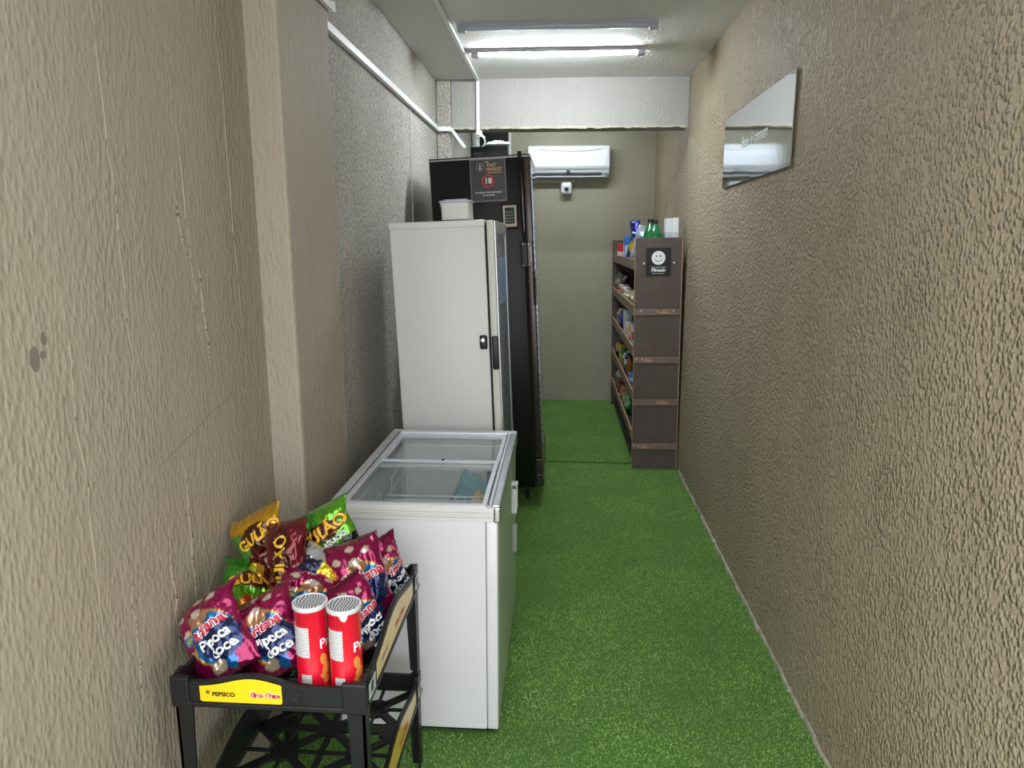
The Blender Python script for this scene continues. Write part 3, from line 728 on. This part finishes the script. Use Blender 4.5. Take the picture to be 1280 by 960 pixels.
# ------------------------------------------------------------------ white upright refrigerator
def white_fridge():
    t = thing('upright_refrigerator', 'white upright refrigerator with glass door, side on, behind the chest freezer', 'refrigerator', (-.715, 3.25, .004), (0, -.036, 0))
    H = 1.775
    B().box((0, 0, .05), (.432, .62, H), .006, 2).build('body', M_fridge, t, True)
    B().box((-.004, -.004, H - .028), (.434, .624, H + .004), .005).build('top_cap', M_fridge, t, True)
    B().box((.4335, .004, .06), (.440, .616, H - .01)).build('door_gasket', M_rubber, t)
    d = B().box((.4405, 0, .06), (.474, .62, H), .006, 2).build('door', M_cream, t, True)
    f = B()
    f.box((.4745, .004, .065), (.482, .05, H - .005), .002).box((.4745, .57, .065), (.482, .616, H - .005), .002)
    f.box((.4745, .05, H - .06), (.482, .57, H - .005), .002).box((.4745, .05, .065), (.482, .57, .15), .002)
    f.build('door_frame', M_alu, d)
    B().box((.4745, .05, .15), (.479, .57, H - .06)).build('door_glass', mat('fridge_glass', (176, 190, 208), .16, metal=.5), d)
    B().box((.4792, .12, 1.38), (.4798, .5, 1.6)).build('blue_patch', mat('patch_blue', (150, 185, 228), .2), d)  # thin pale blue sheet over the upper door glass
    B().box((.30 + .09, -.022, 1.195), (.424, -.002, 1.26), .008, 3).build('lock_box', M_blackp, t, True)
    B().lathe([(.008, -.023), (.008, -.02)], (.405, 0, 1.238), 12, 'y').build('lock_barrel', M_chrome, t)
    B().box((.446, -.026, 1.10), (.474, -.002, 1.255), .006, 2).build('handle', M_blackp, t, True)
    for x in (.03, .40):
        for y in (.04, .58): B().lathe([(.016, 0), (.02, .008), (.01, .012), (.01, .052)], (x, y, 0), 12).build('foot', M_rubber, t)
white_fridge()
# tub on top
t = thing('plastic_tub', 'white lidded plastic tub on top of the white refrigerator', 'tub', (-.548, 3.30, 1.797), (0, -.036, 0))
B().prism(rrect(0, .13, 0, .15, .015), (0, 0, 0), (1, 0, 0), (0, 1, 0), .075).build('body', M_tub, t, True)
B().prism(rrect(-.008, .138, -.008, .158, .018), (0, 0, .076), (1, 0, 0), (0, 1, 0), .008).build('lid_rim', M_tublid, t, True)
B().prism(rrect(.012, .118, .012, .138, .012), (0, 0, .084), (1, 0, 0), (0, 1, 0), .006).build('lid', M_tublid, t, True)
B().box((-.012, .05, .06), (-.006, .10, .085), .002).build('clip', M_tublid, t)

# ------------------------------------------------------------------ black cooler
def cooler():
    t = thing('drinks_cooler', 'tall black drinks cooler with an age notice on its side', 'cooler', (-.70, 4.42, .0), (0, -.048, 0))
    H = 2.175; D = .70
    B().box((0, 0, .10), (.555, D, H), .006).build('body', M_black, t, True)
    B().box((-.002, -.003, H - .004), (.615, .012, H + .004), .001, 1).build('top_edge', M_lab, t)
    B().box((.0, 0, H), (.61, D, H + .012)).build('top_panel', M_black, t)
    B().box((.5555, .012, .12), (.566, D - .01, H - .01)).build('door_gasket', M_rubber, t)
    d = B().box((.5665, -.004, .30), (.610, D, H), .008, 3).build('door', M_bdoor, t, True)
    B().box((.6105, .03, .36), (.616, D - .03, H - .06)).build('door_glass', M_dglass, d)
    b = B()
    for k in range(40): b.box((.6105, .006, .4 + k * .042), (.614, .014, .42 + k * .042))
    b.build('light_strip', M_lab, d)
    B().box((.5665, 0, .11), (.612, D, .19), .004).build('kick_panel', M_bdoor, t)
    B().box((.5665, 0, .195), (.612, D, .293), .004).build('kick_panel', M_bdoor, t)
    # magnetic lock, handle and cable
    lk = B().box((.535, -.03, 1.52), (.572, -.004, 1.675), .004).build('door_lock', M_black, t)
    B().box((.5725, -.034, 1.52), (.604, -.006, 1.675), .004).build('lock_plate', M_bdoor, lk)
    for z in (1.535, 1.66):
        for x in (.545, .581): B().lathe([(.004, -.037), (.004, -.03)], (x, 0, z), 8, 'y').build('screw', M_pw, lk)
    B().box((.592, -.0365, 1.555), (.597, -.033, 1.645)).build('lock_stripe', M_pw, lk)
    B().tube([(.606, -.006, 1.50), (.606, -.03, 1.49), (.606, -.036, 1.46), (.606, -.036, 1.33), (.606, -.03, 1.30), (.606, -.006, 1.29)], .008, 8).build('handle', M_bdoor, t, True)
    B().tube([(.548, -.01, H + .01), (.545, -.014, H - .06), (.549, -.012, H - .2), (.547, -.014, 1.9), (.55, -.012, 1.75), (.56, -.02, 1.68)], .007, 6).build('cable', M_rubber, t, True)
    B().tube([(.549, -.006, H - .1), (.556, -.012, 1.95), (.557, -.012, 1.70)], .0035, 6).build('thin_cable', M_lab, t)
    B().box((.535, -.012, H - .05), (.560, .0, H + .03), .004).build('cable_clip', M_rubber, t)
    # keypad
    kp = B().box((.425, -.022, 1.755), (.525, -.001, 1.905), .006).build('keypad', M_black, t)
    B().box((.434, -.025, 1.768), (.516, -.021, 1.893), .003).build('keypad_bezel', mat('bezel_beige', (206, 192, 180), .4), kp)
    B().box((.447, -.0275, 1.785), (.503, -.0245, 1.880), .004).build('keypad_face', M_pb, kp)
    for r_ in range(4):
        for c_ in range(3): B().lathe([(.0035, -.029), (.0035, -.027)], (.459 + c_ * .015, 0, 1.80 + r_ * .018), 8, 'y').build('key', M_lab, kp)
    # age notice
    p = B().box((.252, -.004, 1.93), (.455, -.0005, 2.165), .001, 1).build('notice', M_poster, t)
    fr = B()
    for a, c in (((.246, 1.922), (.461, 1.93)), ((.246, 2.165), (.461, 2.172)), ((.246, 1.93), (.252, 2.165)), ((.455, 1.93), (.461, 2.165))):
        fr.box((a[0], -.006, a[1]), (c[0], -.0005, c[1]))
    fr.build('notice_frame', mat('frame_grey', (120, 112, 112), .35), p)
    y = -.0052; X, Z = (1, 0, 0), (0, 0, 1)
    flat_text('FAST', .026, M_gold, p, (.378, y, 2.133), X, Z, bold=.02)
    flat_text('MARKET', .026, M_gold, p, (.392, y, 2.109), X, Z, bold=.02)
    flat_text('THE', .012, M_pw, p, (.350, y, 2.152), X, Z)
    flat_poly(rrect(.352, .436, 2.088, 2.093, .001), M_gold, p, (0, y, 0), X, Z, 'gold_rule')
    ring = [(math.cos(a), math.sin(a)) for a in [2 * math.pi * k / 28 for k in range(29)]]
    B().tube([(.308 + .022 * c, y, 2.125 + .022 * s_) for c, s_ in ring], .0012, 5, False).build('emblem_ring', M_lab, p)
    flat_poly([(.303, 2.132), (.308, 2.14), (.313, 2.132), (.311, 2.122), (.316, 2.115), (.308, 2.106), (.301, 2.114), (.306, 2.122)], M_lab, p, (0, y, 0), X, Z, 'emblem')
    flat_poly(ell(.353, 2.042, .039, .039, 28), M_pred, p, (0, y, 0), X, Z, 'age_disc')
    flat_poly(ell(.353, 2.042, .031, .031, 28), mat('disc_dark', (96, 40, 38), .5), p, (0, y - .0004, 0), X, Z, 'age_disc_center')
    flat_text('18', .046, M_pw, p, (.353, y - .001, 2.042), X, Z, bold=.03)
    flat_text('PROIBIDO PARA MENORES', .0135, M_pw, p, (.353, y, 1.976), X, Z, bold=.01)
    flat_text('DE 18 ANOS', .0135, M_pw, p, (.353, y, 1.96), X, Z, bold=.01)
    for x in (.06, .50):
        for yy in (.06, D - .06):
            c = B().lathe([(.03, -.012), (.034, -.01), (.034, .01), (.03, .012)], (x, yy, .038), 16, 'x').build('caster', M_rubber, t, True)
            B().bar((x - .018, yy, .04), (x - .018, yy, .1), .006, .03).bar((x + .018, yy, .04), (x + .018, yy, .1), .006, .03).build('fork', M_alu, c)
cooler()
t = thing('voltage_box', 'flat black box lying on top of the black cooler', 'box', (-.585, 4.72, 2.197), (0, -.048, 0))
B().box((0, 0, .002), (.235, .2, .095), .004).build('case', M_black, t, True)
B().box((.02, -.002, .02), (.08, .001, .06)).build('switch_plate', M_blackp, t)
t = thing('cable_coil', 'small loop of white cable on the black box', 'cable', (-.55, 4.80, 2.297), (0, -.048, 0))
for k in range(2):
    pts = [((.026 + .004 * k) * math.cos(a) + .02, .02 * k, .036 + (.032 + .003 * k) * math.sin(a)) for a in [2 * math.pi * i / 24 for i in range(25)]]
    B().tube(pts,   .003, 6, False).build('loop', M_lab, t, True)
bag('plastic_wrap', 'crumpled white plastic wrap lying on the black box', (-.42, 4.82, 2.318), RX(-86, 0, 0), .16, .12, .03, 31, lambda u, v, s: (190, 192, 194), (), None, 0, 'plastic wrap', 20, 20, M_packm)

# ------------------------------------------------------------------ cardboard display shelf
LEAN = -.016
SH = Vector((.557, 5.25, 0)); RM = Matrix.Rotation(LEAN, 4, 'Y')
def shelf():
    t = thing('display_shelf', 'brown cardboard display shelf with smiling face notice on its end', 'shelf', SH, (0, LEAN, 0))
    Wd, L, H = .332, 2.2, 1.725
    zs = [0, .182, .522, .843, 1.197, H]
    B().box((.004, .003, 0), (Wd - .004, .02, H - .006)).build('end_core', M_card, t)
    for k in range(5):
        z0, z1 = zs[k] + (.022 if k else 0), zs[k + 1] - (.022 if k < 4 else 0)
        B().box((0 - .002 * (k % 2), -.004, z0), (Wd - .003 * ((k + 1) % 2), .003, z1), .002, 1).build('end_panel', M_card, t)
        if k:
            bd = B().box((0, -.009, zs[k] - .021), (Wd - .004, -.001, zs[k] + .021), .002, 1).build('shelf_band', M_card2, t)
            B().box((.002, -.0098, zs[k] - .0215), (Wd - .01, -.0085, zs[k] - .019)).build('worn_edge', M_kraft, bd)
            ox = {1: .09, 2: .22, 3: .10, 4: .21}[k]
            flat_text('FAST', .015, M_gold, bd, (ox, -.0095, zs[k] + .007), (1, 0, 0), (0, 0, 1), bold=.02)
            flat_text('MARKET', .017, M_gold, bd, (ox + .006, -.0095, zs[k] - .008), (1, 0, 0), (0, 0, 1), bold=.03)
            flat_poly([(ox - .044, zs[k] - .012), (ox - .036, zs[k] - .004), (ox - .04, zs[k] + .012), (ox - .048, zs[k] + .002)], M_gold, bd, (0, -.0095, 0), (1, 0, 0), (0, 0, 1), 'emblem')
            for sx in {1: (.01,), 2: (), 3: (.02, .06), 4: (.045, .28)}[k]:
                B().lathe([(.007, -.0125), (.008, -.0105), (.008, -.009)], (sx, 0, zs[k] + .006), 10, 'y').build('screw', M_lab, bd)
    B().box((Wd - .004, -.006, 0), (Wd + .004, .024, H - .01), .001, 1).build('kraft_edge', M_kraft, t)
    B().box((-.003, -.004, .0), (.0, .02, H - .01)).build('kraft_edge', M_kraft, t)
    # notice with smiling face
    p = B().box((.075, -.0075, 1.455), (.252, -.004, 1.655), .001, 1).build('notice', M_pb, t)
    y = -.0082; X, Z = (1, 0, 0), (0, 0, 1)
    cx, cz = .163, 1.583
    flat_poly(ell(cx, cz, .049, .049, 32), M_pw, p, (0, y, 0), X, Z, 'face_disc')
    for s in (-1, 1): flat_poly(ell(cx + s * .0145, cz + .013, .0055, .0065, 14), M_pb, p, (0, y - .0004, 0), X, Z, 'eye')
    arc = [(.027 * math.cos(a), .027 * math.sin(a)) for a in [R(200 + 140 * k / 16) for k in range(17)]]
    flat_poly([(cx + a, cz - .0 + b_) for a, b_ in arc] + [(cx + a * .86, cz + b_ * .86) for a, b_ in arc[::-1]], M_pb, p, (0, y - .0004, 0), X, Z, 'smile')
    flat_text('Você está sendo', .0155, M_pw, p, (cx, y, 1.517), X, Z)
    flat_text('Filmado', .032, M_pw, p, (cx, y, 1.496), X, Z, bold=.035, shear=.15)
    flat_text('para sua segurança', .011, M_pw, p, (cx, y, 1.474), X, Z)
    for sx, sz in ((.062, 1.545), (.275, 1.548)): B().lathe([(.006, -.008), (.007, -.003)], (sx, 0, sz), 10, 'y').build('screw', M_pw, t)
    # far end, back, trays
    B().box((-.012, L - .02, 0), (Wd, L, H - .012)).build('far_end_panel', M_card, t)
    B().box((Wd - .016, .02, 0), (Wd - .006, L - .02, H - .09)).build('back_panel', M_tray, t)
    for z in (1.573, 1.243, .94, .61, .30):
        tr = B().box((0, .02, z - .065), (Wd - .016, L - .02, z - .045)).build('tray', M_tray, t)
        B().box((-.010, .02, z - .072), (0, L - .02, z), .001, 1).build('tray_lip', M_lip, tr)
        B().box((-.0105, .02, z), (.0005, L - .02, z + .003)).build('lip_edge', M_kraft, tr)
    B().box((.02, .02, 0), (Wd - .02, L - .02, .06)).build('base', M_tray, t)
shelf()
def on_shelf(x, y, z): return SH + (RM @ Vector((x, y, z)))
TRAY = {1: 1.573 - .045, 2: 1.243 - .045, 3: .94 - .045, 4: .61 - .045, 5: .30 - .045}
SUF = 'on the cardboard shelf'
def pm(c, rough=.35): return mat('pack_%d_%d_%d' % c, c, rough, coat=.2)
def drink_can(sh, x, y, c1, c2, label, h=.155, r=.031):
    t = thing('drink_can', label, 'can', on_shelf(x, y, TRAY[sh] + .001), (0, LEAN, 0), 'drink cans %s' % SUF)
    B().lathe([(r * .8, 0), (r, .012), (r, h - .014), (r * .82, h)], n=18).build('body', pm(c1), t, True)
    B().lathe([(r + .0006, h * .18), (r + .0006, h * .52)], n=18).build('label_band', pm(c2), t, True)
    B().lathe([(r * .84, h - .002), (r * .84, h + .002), (r * .7, h + .001)], n=18).build('lid', M_chrome, t, True)
def bottle(sh, x, y, c1, cap, h, r, label, lab=None, rough=.15):
    t = thing('drink_bottle', label, 'bottle', on_shelf(x, y, TRAY[sh] + .001), (0, LEAN, 0), 'bottles %s' % SUF)
    B().lathe([(r * .85, 0), (r, .01), (r, h * .32), (r * .93, h * .38), (r, h * .44), (r, h * .66), (r * .8, h * .77), (r * .42, h * .88), (r * .34, h * .93)], n=20).build('body', pm(c1, rough), t, True)
    B().lathe([(r * .4, h * .92), (r * .4, h), (r * .3, h * 1.003)], n=14).build('cap', pm(cap), t, True)
    if lab: B().lathe([(r + .0008, h * .42), (r + .0008, h * .64)], n=20).build('label_band', pm(lab), t, True)
def carton(sh, x, y, w, d, h, c1, c2, label, rz=0.0, name='food_box', cat='box', base=0.0):
    t = thing(name, label, cat, on_shelf(x, y, TRAY[sh] + .001 + base), (0, LEAN, R(rz)), 'boxes %s' % SUF)
    B().box((-w / 2, -d / 2, 0), (w / 2, d / 2, h), .002, 1).build('body', pm(c1), t)
    for s in (-1, 1):
        B().box((-w / 2 - .0008, -d / 2 * .85, h * .25), (-w / 2 + .001, d / 2 * .85, h * .7)).build('label_panel', pm(c2), t) if s < 0 else \
            B().box((-w / 2 * .85, -d / 2 - .0008, h * .25), (w / 2 * .85, -d / 2 + .001, h * .7)).build('label_panel', pm(c2), t)
def pouch(sh, x, y, w, h, th, c1, c2, label, seed, rx=-6, ry=0, rz=-80, up=0.0):
    z = TRAY[sh] + up + (abs(math.cos(R(rx)) * math.cos(R(ry))) * h + abs(math.sin(R(ry))) * w) / 2 + .002
    return bag('food_pouch', label, on_shelf(x, y, z), (R(rx), R(ry), R(rz)), w, h, th, seed,
               lambda u, v, s, c1=c1, c2=c2: c2 if inE(u, v, .05, -.05, .6, .42) else c1, (), 'pouches %s' % SUF, 0, 'pouch', 16, 22, M_foil)

# top tray
drink_can(1, .035, 1.75, (176, 26, 34), (214, 190, 180), 'red drink can at the far end of the top shelf')
drink_can(1, .037, 1.55, (176, 26, 34), (214, 190, 180), 'red drink can second from the far end of the top shelf')
drink_can(1, .038, 1.36, (176, 26, 34), (214, 190, 180), 'red drink can beside the blue carton on the top shelf')
carton(1, .043, 1.16, .06, .07, .215, (40, 130, 196), (196, 214, 230), 'tall pale blue carton after the red cans on the top shelf')
carton(1, .045, 1.04, .06, .07, .20, (30, 110, 184), (220, 226, 236), 'tall deep blue carton on the top shelf')
pouch(1, .085, .86, .16, .24, .06, (24, 60, 140), (234, 204, 40), 'navy pouch with yellow patch on the top shelf', 41, -8, 8, -50)
pouch(1, .115, .66, .15, .28, .07, (214, 224, 236), (96, 170, 214), 'white and blue pouch leaning on the top shelf', 42, -6, 14, -30)
pouch(1, .095, .95, .11, .34, .05, (36, 36, 130), (120, 100, 170), 'dark blue pouch standing tallest on the top shelf', 43, -4, -6, -40)
bottle(1, .145, .36, (20, 112, 60), (16, 22, 20), .335, .052, 'green soda bottle nearer the aisle on the top shelf', None)
bottle(1, .165, .22, (20, 112, 60), (16, 22, 20), .325, .05, 'green soda bottle nearer the smiling notice on the top shelf', None)
bottle(1, .205, .32, (24, 84, 190), (24, 84, 190), .235, .034, 'small royal blue bottle next to the green soda bottles', None)
carton(1, .235, .30, .045, .06, .225, (60, 120, 60), (226, 196, 60), 'small green and yellow carton behind the blue bottle', 0)
carton(1, .262, .22, .05, .07, .335, (226, 230, 230), (196, 200, 204), 'tall white carton nearer the aisle at the top shelf end', 8)
carton(1, .297, .12, .035, .07, .335, (232, 234, 234), (200, 206, 208), 'tall white carton closest to the wall on the top shelf', 0)
# second tray
pouch(2, .06, 1.92, .17, .19, .09, (98, 92, 84), (168, 160, 142), 'dark grey crinkled pouch on the second shelf', 44, -12, 12, -60)
pouch(2, .055, 1.62, .15, .11, .08, (228, 226, 220), (206, 120, 110), 'white and pink pouch lying on the second shelf', 45, -20, 0, -60)
pouch(2, .052, 1.35, .15, .10, .08, (232, 228, 220), (214, 140, 128), 'white pouch with pale red patch on the second shelf', 46, -20, 6, -70)
pouch(2, .05, .98, .14, .10, .07, (226, 220, 190), (240, 236, 214), 'cream pouch lying near the end of the second shelf', 47, -16, 0, -70)
pouch(2, .05, .72, .14, .11, .07, (214, 206, 168), (236, 230, 200), 'pale yellow pouch at the near end of the second shelf', 48, -16, 0, -70)
# third tray
pouch(3, .05, 1.72, .15, .17, .07, (206, 210, 190), (120, 130, 110), 'pale grey pouch at the far end of the third shelf', 49, -8, 0, -70)
pouch(3, .055, 1.44, .15, .20, .07, (34, 36, 132), (88, 84, 180), 'deep blue pouch standing on the third shelf', 50, -8, 6, -70)
carton(3, .055, 1.12, .07, .12, .215, (214, 218, 218), (180, 190, 196), 'tall white box on the third shelf')
carton(3, .05, .86, .06, .10, .13, (224, 224, 220), (206, 150, 30), 'white and orange box on the third shelf')
carton(3, .05, .66, .06, .09, .12, (206, 146, 30), (232, 232, 226), 'orange box with white panel on the third shelf')
carton(3, .05, .46, .06, .09, .15, (196, 204, 212), (190, 40, 50), 'pale box with red panel at the near end of the third shelf')
# fourth tray
pouch(4, .055, 1.86, .16, .21, .07, (70, 62, 34), (190, 170, 120), 'dark olive pouch at the far end of the fourth shelf', 51, -8, 0, -70)
carton(4, .05, 1.58, .06, .13, .16, (212, 168, 24), (26, 116, 50), 'yellow box with green panel on the fourth shelf')
carton(4, .05, 1.38, .06, .12, .15, (28, 118, 52), (214, 170, 30), 'green box with yellow panel on the fourth shelf')
pouch(4, .05, 1.14, .14, .15, .06, (206, 200, 184), (150, 120, 80), 'pale paper pouch on the fourth shelf', 52, -8, 0, -70)
bottle(4, .05, .94, (40, 50, 120), (206, 206, 206), .20, .034, 'dark blue bottle with white cap on the fourth shelf', (200, 204, 210))
bottle(4, .05, .80, (142, 92, 30), (142, 92, 30), .18, .034, 'amber bottle on the fourth shelf', None)
carton(4, .05, .55, .06, .14, .075, (60, 130, 206), (226, 230, 236), 'low blue and white box at the near end of the fourth shelf')
# bottom tray
pouch(5, .055, 1.86, .16, .17, .07, (206, 208, 206), (110, 130, 120), 'white and grey pouch at the far end of the bottom shelf', 53, -8, 0, -70)
pouch(5, .055, 1.55, .15, .15, .07, (120, 26, 36), (176, 60, 50), 'dark red pouch on the bottom shelf', 54, -8, 0, -70)
pouch(5, .05, 1.28, .14, .13, .07, (190, 130, 110), (214, 180, 160), 'pinkish brown pouch on the bottom shelf', 55, -10, 0, -70)
pouch(5, .05, 1.04, .12, .11, .07, (206, 160, 120), (226, 200, 170), 'tan pouch on the bottom shelf', 56, -10, 0, -70)
pouch(5, .06, .72, .20, .24, .09, (18, 142, 76), (200, 226, 206), 'bright green pouch at the near end of the bottom shelf', 57, -8, 0, -68)
